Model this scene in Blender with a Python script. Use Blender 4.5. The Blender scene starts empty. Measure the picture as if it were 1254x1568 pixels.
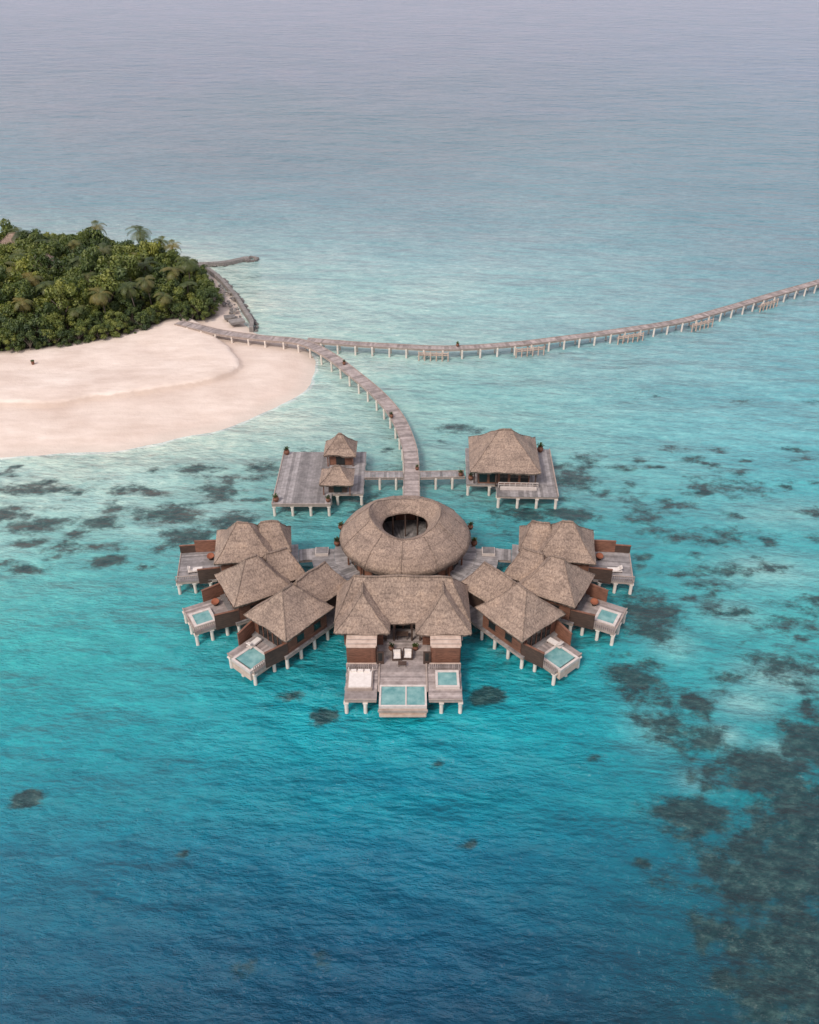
import bpy, math, random
import numpy as np
from mathutils import Vector, Matrix, noise as mnoise
random.seed(7); np.random.seed(7)
scene=bpy.context.scene
scene.view_settings.view_transform='Standard'
try: scene.view_settings.look='None'
except Exception: pass
scene.view_settings.exposure=0

def s2l(c):
    return tuple(((v/255)/12.92 if v/255<=0.04045 else ((v/255+0.055)/1.055)**2.4) for v in c)

# ------------------------------------------------------------------ materials
def newmat(name):
    m=bpy.data.materials.new(name); m.use_nodes=True
    nt=m.node_tree; b=nt.nodes['Principled BSDF']
    return m,nt,b
def N(nt,t,**kw):
    n=nt.nodes.new(t)
    for k,v in kw.items(): setattr(n,k,v)
    return n
def noise_tex(nt,vec,scale,detail=3,rough=0.55):
    n=N(nt,'ShaderNodeTexNoise'); n.inputs['Scale'].default_value=scale
    n.inputs['Detail'].default_value=detail; n.inputs['Roughness'].default_value=rough
    if vec is not None: nt.links.new(vec,n.inputs['Vector'])
    return n.outputs['Fac']
def mapping(nt,vec,scale=(1,1,1),rot=(0,0,0)):
    n=N(nt,'ShaderNodeMapping'); n.inputs['Scale'].default_value=scale; n.inputs['Rotation'].default_value=rot
    nt.links.new(vec,n.inputs['Vector']); return n.outputs['Vector']
def ramp(nt,fac,stops):
    n=N(nt,'ShaderNodeValToRGB'); e=n.color_ramp.elements
    while len(e)<len(stops): e.new(0.5)
    for i,(p,c) in enumerate(stops):
        e[i].position=p; e[i].color=(c[0],c[1],c[2],1)
    nt.links.new(fac,n.inputs['Fac']); return n.outputs['Color']
def math_n(nt,op,a,b=None,clamp=False):
    n=N(nt,'ShaderNodeMath',operation=op); n.use_clamp=clamp
    for i,x in enumerate((a,b)):
        if x is None: continue
        if isinstance(x,(int,float)): n.inputs[i].default_value=x
        else: nt.links.new(x,n.inputs[i])
    return n.outputs[0]
def mixc(nt,fac,a,b,mode='MIX'):
    n=N(nt,'ShaderNodeMix',data_type='RGBA',blend_type=mode)
    for idx,x in ((0,fac),(6,a),(7,b)):
        if isinstance(x,(int,float)): n.inputs[idx].default_value=x
        elif isinstance(x,tuple): n.inputs[idx].default_value=(x[0],x[1],x[2],1)
        else: nt.links.new(x,n.inputs[idx])
    return n.outputs[2]
def bump(nt,b,h,strength,dist):
    n=N(nt,'ShaderNodeBump'); n.inputs['Strength'].default_value=strength; n.inputs['Distance'].default_value=dist
    nt.links.new(h,n.inputs['Height']); nt.links.new(n.outputs[0],b.inputs['Normal'])
def position(nt): return N(nt,'ShaderNodeNewGeometry').outputs['Position']
def island(nt): return N(nt,'ShaderNodeNewGeometry').outputs['Random Per Island']

def mat_thatch(name,tone=1.0):
    m,nt,b=newmat(name); p=position(nt)
    st=noise_tex(nt,mapping(nt,p,(5.0,5.0,1.1)),1.0,5,0.72)
    bl=noise_tex(nt,p,0.5,5,0.65)
    c1=ramp(nt,st,[(0.30,(0.15*tone,0.112*tone,0.088*tone)),(0.5,(0.32*tone,0.238*tone,0.188*tone)),(0.72,(0.52*tone,0.40*tone,0.315*tone))])
    c2=ramp(nt,bl,[(0.3,(0.66,0.64,0.64)),(0.55,(1.0,0.98,0.96)),(0.75,(1.18,1.12,1.05))])
    c=mixc(nt,1.0,c1,c2,'MULTIPLY')
    z=N(nt,'ShaderNodeSeparateXYZ'); nt.links.new(p,z.inputs[0])
    zz=math_n(nt,'FRACT',math_n(nt,'ADD',math_n(nt,'MULTIPLY',z.outputs[2],1.6),math_n(nt,'MULTIPLY',bl,1.4)))
    cz=ramp(nt,zz,[(0.0,(0.78,0.77,0.76)),(0.22,(1,1,1)),(1.0,(1.04,1.04,1.04))])
    c=mixc(nt,0.8,c,cz,'MULTIPLY')
    nt.links.new(c,b.inputs['Base Color']); b.inputs['Roughness'].default_value=0.95
    bump(nt,b,math_n(nt,'ADD',st,math_n(nt,'MULTIPLY',zz,0.4)),0.9,0.15)
    return m
def mat_wood(name,dark,light,scale=(1,1,6),rough=0.75,perisland=0.5):
    m,nt,b=newmat(name); p=position(nt)
    n1=noise_tex(nt,mapping(nt,p,scale),1.4,4,0.6)
    c=ramp(nt,n1,[(0.3,dark),(0.72,light)])
    r=ramp(nt,island(nt),[(0,(1-perisland*0.55,)*3),(1,(1+perisland*0.3,)*3)])
    c=mixc(nt,1.0,c,r,'MULTIPLY')
    n2=noise_tex(nt,p,0.5,3)
    c=mixc(nt,1.0,c,ramp(nt,n2,[(0.3,(0.8,0.8,0.8)),(0.65,(1.08,1.07,1.06))]),'MULTIPLY')
    nt.links.new(c,b.inputs['Base Color']); b.inputs['Roughness'].default_value=rough
    bump(nt,b,n1,0.3,0.02)
    return m
def mat_plain(name,c1,c2,scale=2.0,rough=0.7):
    m,nt,b=newmat(name); p=position(nt)
    n1=noise_tex(nt,p,scale,4,0.6)
    nt.links.new(ramp(nt,n1,[(0.3,c1),(0.7,c2)]),b.inputs['Base Color']); b.inputs['Roughness'].default_value=rough
    return m
M={}
M['thatch']=mat_thatch('thatch',1.0)
M['thatch_dark']=mat_thatch('thatch_ridge',0.76)
M['deck']=mat_wood('weathered_deck',(0.26,0.212,0.195),(0.44,0.375,0.35),(1,1,1),0.8,0.6)
M['deck_grey']=mat_wood('grey_deck',(0.20,0.182,0.176),(0.36,0.33,0.322),(1,1,1),0.8,0.7)
M['wall']=mat_wood('timber_wall',(0.125,0.055,0.034),(0.26,0.118,0.074),(1,1,5),0.7,0.3)
M['wall_dark']=mat_wood('dark_timber',(0.045,0.027,0.020),(0.10,0.058,0.042),(1,1,5),0.7,0.3)
M['beam']=mat_plain('fascia_beam',(0.27,0.21,0.175),(0.42,0.34,0.295),1.5)
M['stilt']=mat_plain('concrete_stilt',(0.60,0.52,0.45),(0.80,0.72,0.64),1.2)
M['stone']=mat_plain('coral_stone',(0.42,0.30,0.235),(0.62,0.49,0.40),1.5)
M['white']=mat_plain('white_paint',(0.48,0.41,0.37),(0.64,0.57,0.52),2.0)
M['cushion']=mat_plain('cushion',(0.62,0.56,0.51),(0.74,0.68,0.63),3.0,0.9)
M['orange']=mat_plain('terracotta_fabric',(0.22,0.07,0.038),(0.32,0.11,0.055),3.0,0.9)
M['terracotta']=mat_plain('clay_pot',(0.12,0.05,0.03),(0.22,0.09,0.05),3.0,0.7)
M['rock']=mat_plain('rock',(0.10,0.09,0.085),(0.26,0.235,0.215),0.9,0.9)
M['concrete']=mat_plain('seawall_concrete',(0.16,0.145,0.135),(0.32,0.29,0.265),0.8,0.9)
def mat_glass():
    m,nt,b=newmat('dark_glass'); b.inputs['Base Color'].default_value=(0.02,0.022,0.022,1); b.inputs['Roughness'].default_value=0.08; return m
M['glass']=mat_glass()
def mat_pool():
    m,nt,b=newmat('pool_water'); p=position(nt)
    n1=noise_tex(nt,p,0.9,3)
    nt.links.new(ramp(nt,n1,[(0.3,(0.09,0.24,0.24)),(0.7,(0.24,0.41,0.39))]),b.inputs['Base Color'])
    b.inputs['Roughness'].default_value=0.05; b.inputs['IOR'].default_value=1.33
    bump(nt,b,noise_tex(nt,p,3.5,2),0.25,0.03); return m
M['pool']=mat_pool()
def mat_leaf(name,stops,varamt=0.5):
    m,nt,b=newmat(name)
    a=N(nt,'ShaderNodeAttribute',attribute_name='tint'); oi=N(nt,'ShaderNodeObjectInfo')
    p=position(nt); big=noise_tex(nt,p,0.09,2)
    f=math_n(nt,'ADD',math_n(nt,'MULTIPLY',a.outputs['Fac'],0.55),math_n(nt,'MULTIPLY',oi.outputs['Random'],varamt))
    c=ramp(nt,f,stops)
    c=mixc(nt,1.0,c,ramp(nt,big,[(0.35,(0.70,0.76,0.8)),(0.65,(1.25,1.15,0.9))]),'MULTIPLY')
    nt.links.new(c,b.inputs['Base Color']); b.inputs['Roughness'].default_value=0.5
    tr=N(nt,'ShaderNodeBsdfTranslucent'); nt.links.new(mixc(nt,1.0,c,(1.1,1.2,0.5),'MULTIPLY'),tr.inputs[0])
    ms=N(nt,'ShaderNodeMixShader'); ms.inputs[0].default_value=0.25
    nt.links.new(b.outputs[0],ms.inputs[1]); nt.links.new(tr.outputs[0],ms.inputs[2]); nt.links.new(ms.outputs[0],nt.nodes['Material Output'].inputs[0])
    return m
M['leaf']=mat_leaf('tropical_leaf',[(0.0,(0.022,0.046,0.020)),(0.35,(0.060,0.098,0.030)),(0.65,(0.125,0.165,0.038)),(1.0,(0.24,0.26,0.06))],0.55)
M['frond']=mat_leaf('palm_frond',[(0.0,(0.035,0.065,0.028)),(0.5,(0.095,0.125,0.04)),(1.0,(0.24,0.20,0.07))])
M['bark']=mat_plain('bark',(0.09,0.07,0.055),(0.2,0.16,0.13),3.0,0.9)

# ------------------------------------------------------------------ mesh builder
class MB:
    def __init__(s): s.v=[];s.f=[];s.m=[];s.mats=[]
    def mi(s,k):
        if k not in s.mats: s.mats.append(k)
        return s.mats.index(k)
    def add(s,vs,fs,k):
        o=len(s.v); i=s.mi(k); s.v.extend([tuple(v) for v in vs])
        for f in fs: s.f.append([a+o for a in f]); s.m.append(i)
    def box(s,cx,cy,cz,sx,sy,sz,k,rot=0.0):
        c,n=math.cos(rot),math.sin(rot); vs=[]
        for dz in (-.5,.5):
            for dx,dy in ((-.5,-.5),(.5,-.5),(.5,.5),(-.5,.5)):
                x,y=dx*sx,dy*sy; vs.append((cx+x*c-y*n,cy+x*n+y*c,cz+dz*sz))
        s.add(vs,[(3,2,1,0),(4,5,6,7),(0,1,5,4),(1,2,6,5),(2,3,7,6),(3,0,4,7)],k)
    def cyl(s,x,y,z0,z1,r,k,n=8,r1=None):
        r1=r if r1 is None else r1; vs=[]
        for z,rr in ((z0,r),(z1,r1)):
            for i in range(n):
                a=2*math.pi*i/n; vs.append((x+rr*math.cos(a),y+rr*math.sin(a),z))
        fs=[(i,(i+1)%n,n+(i+1)%n,n+i) for i in range(n)]+[tuple(range(n-1,-1,-1)),tuple(range(n,2*n))]
        s.add(vs,fs,k)
    def tube(s,pts,rs,k,n=6):
        pts=[Vector(p) for p in pts]; vs=[]
        for i,p in enumerate(pts):
            d=(pts[min(i+1,len(pts)-1)]-pts[max(i-1,0)]).normalized()
            a=d.cross(Vector((0,0,1))); 
            if a.length<1e-3: a=Vector((1,0,0))
            a.normalize(); b2=d.cross(a)
            r=rs[i] if isinstance(rs,(list,tuple)) else rs
            for j in range(n):
                t=2*math.pi*j/n; vs.append(p+a*(r*math.cos(t))+b2*(r*math.sin(t)))
        fs=[]
        for i in range(len(pts)-1):
            for j in range(n):
                fs.append((i*n+j,i*n+(j+1)%n,(i+1)*n+(j+1)%n,(i+1)*n+j))
        fs.append(tuple(range(n-1,-1,-1))); fs.append(tuple(range((len(pts)-1)*n,len(pts)*n)))
        s.add(vs,fs,k)
    def revolve(s,prof,cx,cy,k,n=48,zmod=None):
        vs=[];
        for (r,z) in prof:
            for i in range(n):
                a=2*math.pi*i/n
                zz=z+(zmod(r,z,a) if zmod else 0)
                vs.append((cx+r*math.cos(a),cy+r*math.sin(a),zz))
        fs=[]
        for q in range(len(prof)-1):
            for i in range(n):
                fs.append((q*n+i,q*n+(i+1)%n,(q+1)*n+(i+1)%n,(q+1)*n+i))
        s.add(vs,fs,k)
    def obj(s,name,parent=None,smooth=False):
        me=bpy.data.meshes.new(name); me.from_pydata(s.v,[],s.f)
        for k in s.mats: me.materials.append(M[k])
        me.polygons.foreach_set('material_index',s.m)
        if smooth: me.polygons.foreach_set('use_smooth',[True]*len(s.f))
        me.update(); o=bpy.data.objects.new(name,me); scene.collection.objects.link(o)
        if parent: o.parent=parent
        return o
def empty(name,x=0,y=0,z=0,rot=0):
    e=bpy.data.objects.new(name,None); e.empty_display_size=1; e.location=(x,y,z); e.rotation_euler=(0,0,rot)
    scene.collection.objects.link(e); return e

def hip_roof(mb,x0,x1,y0,y1,z0,h,ridge,axis='x',seed=0,cap=True,cut=8):
    """hipped thatch roof on a rectangle; ridge = half length of ridge"""
    cx,cy=(x0+x1)/2,(y0+y1)/2
    if axis=='x': R0,R1=Vector((cx-ridge,cy,z0+h)),Vector((cx+ridge,cy,z0+h))
    else: R0,R1=Vector((cx,cy-ridge,z0+h)),Vector((cx,cy+ridge,z0+h))
    return roof_from(mb,[Vector((x0,y0,z0)),Vector((x1,y0,z0)),Vector((x1,y1,z0)),Vector((x0,y1,z0))],R0,R1,axis,seed,cap,cut)
def roof_from(mb,C,R0,R1,axis,seed,cap=True,cut=8):
    if axis=='x': faces=[(C[0],C[1],R1,R0),(C[1],C[2],R1,R1),(C[2],C[3],R0,R1),(C[3],C[0],R0,R0)]
    else: faces=[(C[0],C[1],R0,R0),(C[1],C[2],R1,R0),(C[2],C[3],R1,R1),(C[3],C[0],R0,R1)]
    ctr=(C[0]+C[2])/2
    def disp(p,t):
        q=p+Vector((seed*13.1,seed*7.7,0))
        n=mnoise.noise(q*0.5)*0.28+mnoise.noise(q*1.9)*0.10
        sag=-0.20*math.sin(math.pi*t)
        return Vector((p.x,p.y,p.z+n+sag))
    for (a,b,c,d) in faces:
        vs=[];fs=[];n=cut
        for j in range(n+1):
            t=j/n
            for i in range(n+1):
                u=i/n
                p=(a.lerp(b,u)).lerp(d.lerp(c,u),t); vs.append(disp(p,t))
        for j in range(n):
            for i in range(n):
                fs.append((j*(n+1)+i,j*(n+1)+i+1,(j+1)*(n+1)+i+1,(j+1)*(n+1)+i))
        mb.add(vs,fs,'thatch')
        vs=[];fs=[]; n2=n*4
        for i in range(n2+1):
            p=a.lerp(b,i/n2); i0=min(int(i/4),n-1); f=i/4-i0
            q=disp(a.lerp(b,i0/n),0).lerp(disp(a.lerp(b,(i0+1)/n),0),f); vs.append(q)
            inn=(ctr-p); inn.z=0; inn.normalize()
            vs.append(q+inn*0.2+Vector((0,0,-0.36+random.uniform(-.09,.09))))
        for i in range(n2): fs.append((i*2,i*2+1,i*2+3,i*2+2))
        mb.add(vs,fs,'thatch_dark')
    so=[]
    for p in C:
        inn=(ctr-p); inn.z=0; inn.normalize(); so.append(p+inn*0.35+Vector((0,0,-0.3)))
    mb.add(so,[(3,2,1,0)],'wall_dark')
    if cap:
        def line(a,b,r):
            pts=[]
            for i in range(9):
                p=a.lerp(b,i/8); t=(p.z-C[0].z)/max(1e-3,(R0.z-C[0].z)); q=disp(p,t); pts.append(q)
            mb.tube(pts,r,'thatch_dark',6)
        pr=((C[0],R0),(C[1],R1),(C[2],R1),(C[3],R0)) if axis=='x' else ((C[0],R0),(C[1],R0),(C[2],R1),(C[3],R1))
        for a,b in pr: line(a,b,0.07)
        if (R0-R1).length>0.2: line(R0,R1,0.16)

def deck(mb,x0,x1,y0,y1,z,k='deck',along='x',w=0.30,fascia=True,thick=0.34):
    if along=='x':
        y=y0; 
        while y<y1-0.02:
            yy=min(y+w,y1); mb.box((x0+x1)/2,(y+yy)/2,z-0.03+random.uniform(-.003,.003),x1-x0,yy-y-0.02,0.06,k); y+=w
    else:
        x=x0
        while x<x1-0.02:
            xx=min(x+w,x1); mb.box((x+xx)/2,(y0+y1)/2,z-0.03+random.uniform(-.003,.003),xx-x-0.02,y1-y0,0.06,k); x+=w
    if fascia:
        zc=z-0.07-thick/2
        mb.box((x0+x1)/2,(y0+y1)/2,zc,x1-x0-0.08,y1-y0-0.08,thick,'beam')
def stilts(mb,x0,x1,y0,y1,z,step=2.6,r=0.22,inset=0.3):
    nx=max(1,round((x1-x0-2*inset)/step)); ny=max(1,round((y1-y0-2*inset)/step))
    for i in range(nx+1):
        for j in range(ny+1):
            x=x0+inset+(x1-x0-2*inset)*i/nx; y=y0+inset+(y1-y0-2*inset)*j/ny
            mb.cyl(x,y,-2.0,z-0.40,r,'stilt',10)
            mb.box(x,y,z-0.5,0.55,0.55,0.18,'stilt')
def pool(mb,x0,x1,y0,y1,z,hull=1.3,split=None,rim=0.22):
    mb.box((x0+x1)/2,(y0+y1)/2,z-hull/2-0.25,x1-x0-0.03,y1-y0-0.03,hull-0.25,'stone')
    t=rim
    for (a,b,c,d) in ((x0,x1,y0,y0+t),(x0,x1,y1-t,y1),(x0,x0+t,y0+t,y1-t),(x1-t,x1,y0+t,y1-t)):
        mb.box((a+b)/2,(c+d)/2,z-0.13,b-a,d-c,0.40,'white')
    mb.box((x0+x1)/2,(y0+y1)/2,z-0.12,x1-x0-2*t,y1-y0-2*t,0.2,'pool')
    if split is not None: mb.box(split,(y0+y1)/2,z-0.05,0.16,y1-y0-2*t,0.26,'white')
def wall_panel(mb,xa,ya,xb,yb,z0,z1,th=0.14,k='wall',cap=None):
    L=math.hypot(xb-xa,yb-ya); r=math.atan2(yb-ya,xb-xa)
    mb.box((xa+xb)/2,(ya+yb)/2,(z0+z1)/2,L,th,z1-z0,k,r)
    if cap: mb.box((xa+xb)/2,(ya+yb)/2,z1+0.05,L+0.06,th+0.12,0.09,cap,r)

DZ=2.2
# ------------------------------------------------------------------ front residence
def front_house():
    E=empty('overwater_residence',-0.75,80,0)
    ox,oy=-0.75,80
    X=lambda x:x-ox
    Y=lambda y:y-oy
    r=MB()
    hip_roof(r,X(-9.1),X(7.4),Y(81.0),Y(88.4),5.2,4.3,5.9,'x',1,cut=12)
    for (a,b,s) in ((-9.0,-2.3,2),(0.7,7.4,3)):
        cx=(a+b)/2
        C=[Vector((X(a),Y(79.1),5.15)),Vector((X(b),Y(79.1),5.15)),Vector((X(b),Y(85.0),5.15)),Vector((X(a),Y(85.0),5.15))]
        roof_from(r,C,Vector((X(cx),Y(82.5),8.75)),Vector((X(cx),Y(84.6),8.8)),'y',s)
    r.obj('thatched_roof',E,True)
    w=MB()
    for sgn,(a,b) in ((-1,(-7.9,-3.2)),(1,(1.6,6.3))):
        w.box(X((a+b)/2),Y(84.0),3.55,b-a,7.0,2.7,'wall')
        for i in range(9):
            w.box(X((a+b)/2),Y(80.485),2.35+i*0.3,b-a+0.04,0.03,0.24,'wall')
        w.box(X((a+b)/2),Y(80.45),4.75,b-a+0.1,0.12,0.12,'white')
        w.box(X((a+b)/2+sgn*0.6),Y(80.44),3.4,1.5,0.05,1.3,'glass')
        for dx in (-0.8,0,0.8): w.box(X((a+b)/2+sgn*0.6+dx),Y(80.42),3.4,0.09,0.09,1.45,'wall_dark')
    w.box(X(-0.8),Y(85.5),3.55,4.8,4.0,2.7,'wall_dark')
    w.box(X(-0.8),Y(83.47),3.3,4.2,0.05,2.1,'glass')
    for i in range(5): w.box(X(-2.7+i*0.95),Y(83.43),3.3,0.1,0.08,2.2,'wall')
    for x in (-2.9,-1.9,0.3,1.3): w.box(X(x),Y(81.3),3.7,0.22,0.22,3.0,'wall_dark')
    w.obj('timber_walls',E)
    b=MB()
    for sgn,(a,c) in ((-1,(-7.35,-4.0)),(1,(2.6,5.95))):
        wall_panel(b,X(a),Y(77.3),X(c),Y(77.3),DZ,4.75,0.16,'wall','stone')
        wall_panel(b,X(a),Y(77.44),X(a),Y(80.3),DZ,4.75,0.16,'wall','stone')
        wall_panel(b,X(c),Y(77.44),X(c),Y(80.3),DZ,4.75,0.16,'wall','stone')
        for i in range(7):
            b.box(X((a+c)/2),Y(77.2),2.4+i*0.34,c-a-0.1,0.03,0.28,'wall')
        b.box(X((a+c)/2),Y(78.9),4.83,c-a+0.05,3.1,0.06,'stone')
        for i in range(4): b.box(X((a+c)/2),Y(77.7+i*0.75),4.90,c-a+0.1,0.10,0.07,'beam')
        xd=c if sgn<0 else a
        b.box(X(xd-sgn*0.55),Y(77.16),3.2,0.85,0.06,2.0,'wall_dark')
        b.box(X(xd-sgn*0.55),Y(77.12),3.35,0.45,0.05,1.2,'glass')
        b.box(X(xd+sgn*0.35),Y(77.3),3.4,0.3,0.3,2.6,'wall')
    b.obj('outdoor_bathrooms',E)
    d=MB()
    deck(d,X(-3.7),X(2.15),Y(73.7),Y(83.4),DZ,'deck','x')
    deck(d,X(-7.4),X(-3.72),Y(71.3),Y(80.4),DZ,'deck','x')
    deck(d,X(2.17),X(6.0),Y(71.3),Y(80.4),DZ,'deck','x')
    deck(d,X(-8.3),X(6.9),Y(83.5),Y(88.2),DZ-0.01,'deck_grey','x',thick=0.4)
    for (a,c,y) in ((-7.4,-3.9,76.3),(2.35,6.0,76.3)):
        d.box(X((a+c)/2),Y(y),DZ+0.92,c-a,0.12,0.08,'stone')
        n=int((c-a)/0.22)
        for i in range(n+1): d.box(X(a+(c-a)*i/n),Y(y),DZ+0.45,0.10,0.05,0.88,'deck')
    for (x) in (-3.55,2.0): d.box(X(x),Y(74.9),DZ+0.07,0.18,4.6,0.14,'beam')
    for y,x0,x1 in ((71.36,-7.4,-3.75),(71.36,2.2,6.0)): d.box(X((x0+x1)/2),Y(y),DZ+0.05,x1-x0,0.12,0.10,'beam')
    d.obj('terrace_deck',E)
    s=MB()
    stilts(s,X(-7.5),X(6.1),Y(71.2),Y(80.4),DZ,2.3)
    stilts(s,X(-8.2),X(6.8),Y(83.5),Y(88),DZ,2.8)
    s.obj('stilts',E)
    p=MB()
    pool(p,X(-3.45),X(1.95),Y(70.3),Y(73.65),DZ+0.02,1.5,split=X(-0.4))
    p.box(X(-0.75),Y(70.2),DZ-0.55,5.6,0.25,0.25,'beam'); p.box(X(-0.75),Y(70.15),DZ-1.25,5.2,0.2,0.3,'stone')
    p.obj('swimming_pool',E)
    j=MB(); pool(j,X(3.0),X(5.75),Y(73.0),Y(75.7),DZ+0.35,0.9,rim=0.28); j.obj('hot_tub',E)
    k=MB()
    k.box(X(-5.7),Y(74.2),DZ+0.2,2.9,2.9,0.36,'beam'); k.box(X(-5.7),Y(74.2),DZ+0.46,2.6,2.6,0.2,'cushion')
    for i in range(3): k.box(X(-6.5+i*0.8),Y(75.35),DZ+0.66,0.6,0.28,0.3,'cushion')
    for dx in (-1.4,1.4): k.box(X(-5.7+dx),Y(75.6),DZ+0.45,0.12,0.12,0.9,'white')
    k.obj('daybed',E)
    t=MB(); t.box(X(-0.9),Y(81.7),DZ+0.72,1.5,0.8,0.06,'wall_dark')
    for dx in (-.6,.6):
        for dy in (-.3,.3): t.box(X(-0.9+dx),Y(81.7+dy),DZ+0.35,0.07,0.07,0.7,'wall_dark')
    t.obj('dining_table',E)
front_house()

def lounger(x,y,rot,name='sun_lounger',z=DZ):
    m=MB()
    m.box(0,0,0.27,0.78,2.0,0.08,'white')
    for dx in (-.33,.33):
        for dy in (-.85,.0,.85): m.box(dx,dy,0.12,0.07,0.07,0.24,'wall_dark')
    m.box(0,-0.3,0.38,0.7,1.3,0.13,'cushion')
    vs=[(-.35,.36,.32),(.35,.36,.32),(.35,1.0,.78),(-.35,1.0,.78),(-.35,.36,.45),(.35,.36,.45),(.35,.95,.9),(-.35,.95,.9)]
    m.add(vs,[(3,2,1,0),(4,5,6,7),(0,1,5,4),(1,2,6,5),(2,3,7,6),(3,0,4,7)],'cushion')
    m.box(0,.72,.78,.5,.22,.16,'white')
    o=m.obj(name); o.location=(x,y,z); o.rotation_euler=(0,0,rot)
def armchair(x,y,rot):
    m=MB()
    m.box(0,0,.22,1.15,1.1,.3,'wall_dark'); m.box(0,-.05,.45,.85,.95,.16,'cushion')
    m.box(0,.5,.62,1.15,.16,.7,'wall_dark'); m.box(0,.38,.72,.85,.14,.5,'cushion')
    for s in (-1,1): m.box(s*.52,-.02,.5,.13,1.0,.5,'wall_dark')
    for dx in (-.5,.5):
        for dy in (-.48,.48): m.box(dx,dy,.04,.08,.08,.08,'wall_dark')
    o=m.obj('armchair'); o.location=(x,y,DZ); o.rotation_euler=(0,0,rot)
armchair(-1.5,78.2,0.04); armchair(-0.2,78.35,-0.05)
m=MB(); m.box(0,0,.4,1.0,.6,.06,'wall_dark'); 
for dx in(-.42,.42):
    for dy in(-.22,.22): m.box(dx,dy,.19,.06,.06,.38,'wall_dark')
o=m.obj('coffee_table'); o.location=(-0.85,76.9,DZ)

# ------------------------------------------------------------------ fan villas
RC=Vector((-0.6,99.7,0))
def papasan(x,y,z):
    m=MB()
    m.revolve([(0.35,0.0),(0.42,0.05),(0.3,0.3),(0.75,0.55),(0.8,0.62),(0.72,0.62)],0,0,'wall_dark',16)
    m.revolve([(0.01,0.5),(0.35,0.52),(0.62,0.66),(0.78,0.8),(0.8,0.7),(0.74,0.58),(0.4,0.42)],0,0,'orange',16,
              lambda r,zz,a:0.25*max(0,math.sin(a))*r)
    o=m.obj('papasan_chair',None,True); o.location=(x,y,z); o.scale=(.66,.66,.8)
    return o
def villa(phi,r0,side,kind):
    a=math.radians(phi)
    d=Vector((-math.sin(a)*side,-math.cos(a),0))
    c=RC+d*r0
    rot=math.atan2(d.y,d.x)
    E=empty('overwater_villa',c.x,c.y,0,rot); f=side   # +y*f faces the front residence side
    sd=phi+side*3
    r=MB()
    hip_roof(r,-4.0,4.0,-3.85,3.85,5.1,3.75,0.75,'x',sd)
    ys=-0.9*f
    xi={'C':-8.8,'B':-6.6,'A':-6.2}[kind]
    hip_roof(r,xi,-0.8,ys-2.9,ys+2.9,5.0,3.0,(-0.8-xi)/2-1.5,'x',sd+1)
    r.obj('thatched_roof',E,True)
    w=MB()
    w.box(0.0,0,3.5,6.4,6.2,2.6,'wall'); w.box((xi+0.9-3.2)/2,ys,3.5,-3.2-(xi+0.9),4.4,2.6,'wall_dark')
    w.box(xi+0.87,ys,3.3,0.06,1.5,2.1,'glass')
    for i in range(8):
        for sy in (-1,1): w.box(0.0,sy*3.125,2.4+i*0.31,6.42,0.03,0.26,'wall')
    w.box(3.22,0,3.35,0.05,4.4,2.1,'glass')
    for i in range(6): w.box(3.27,-2.2+i*0.88,3.35,0.07,0.1,2.2,'wall')
    for sx in (-1.6,1.2): 
        w.box(sx,3.16*f,3.5,1.1,0.05,1.0,'glass'); w.box(sx,3.17*f,4.05,1.3,0.09,0.1,'wall_dark'); w.box(sx,3.17*f,2.95,1.3,0.09,0.1,'wall_dark')
    w.obj('timber_walls',E)
    L={'C':8.1,'B':9.0,'A':9.3}[kind]
    hw={'C':2.5,'B':2.7,'A':3.3}[kind]
    dk=MB()
    xd={'C':-8.2,'B':-7.4,'A':-7.0}[kind]
    deck(dk,xd,3.9,-3.4,3.4,DZ-0.01,'deck_grey','y',thick=0.42)
    if kind!='C': deck(dk,-9.6,xd-0.02,ys-1.3,ys+1.3,DZ-0.04,'deck_grey','y',thick=0.36)
    deck(dk,3.92,L,-hw,hw,DZ,'deck' if kind!='A' else 'deck_grey','x')
    dk.box(L-0.06,0,DZ+0.05,0.12,2*hw,0.1,'beam')
    dk.obj('deck',E)
    s=MB(); stilts(s,xd,3.8,-3.3,3.3,DZ,2.4); stilts(s,4.6,L+0.1,-hw,hw,DZ,2.2); s.obj('stilts',E)
    pw=MB()
    wall_panel(pw,3.3,3.1*f,6.3,hw*f,0+1.7,4.0,0.14,'wall_dark','wall')
    wall_panel(pw,3.3,-3.1*f,{'C':6.2,'B':6.2,'A':7.2}[kind],-hw*f,1.7,4.0,0.14,'wall','wall')
    if kind=='A': wall_panel(pw,7.2,-hw*f,9.3,-hw*f,1.7,3.4,0.14,'wall_dark','wall')
    n=int((L-6.4)/0.25)
    for i in range(n+1):
        pw.box(6.4+(L-6.4)*i/n,hw*f,DZ+0.45,0.06,0.1,0.9,'beam')
    pw.box((6.4+L)/2,hw*f,DZ+0.93,L-6.4,0.12,0.07,'beam')
    pw.obj('privacy_wall',E)
    p=MB()
    if kind=='C': pool(p,L-3.0,L+0.35,-1.55+0.3*f,1.85+0.3*f,DZ+0.12,1.25,rim=0.3)
    elif kind=='B': pool(p,L-3.1,L-0.3,-1.3+0.5*f,1.5+0.5*f,DZ+0.3,1.2,rim=0.34)
    if kind!='A': p.obj('plunge_pool',E)
    def world(x,y): 
        return (c.x+x*math.cos(rot)-y*math.sin(rot), c.y+x*math.sin(rot)+y*math.cos(rot))
    if kind in('A','B'):
        q=world(5.0,-1.3*f); papasan(q[0],q[1],DZ)
    if kind in('C','A'):
        q=world(4.9 if kind=='C' else 6.9,(-1.2 if kind=='C' else 1.2)*f); lounger(q[0],q[1],rot-math.pi/2+0.1)
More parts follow.
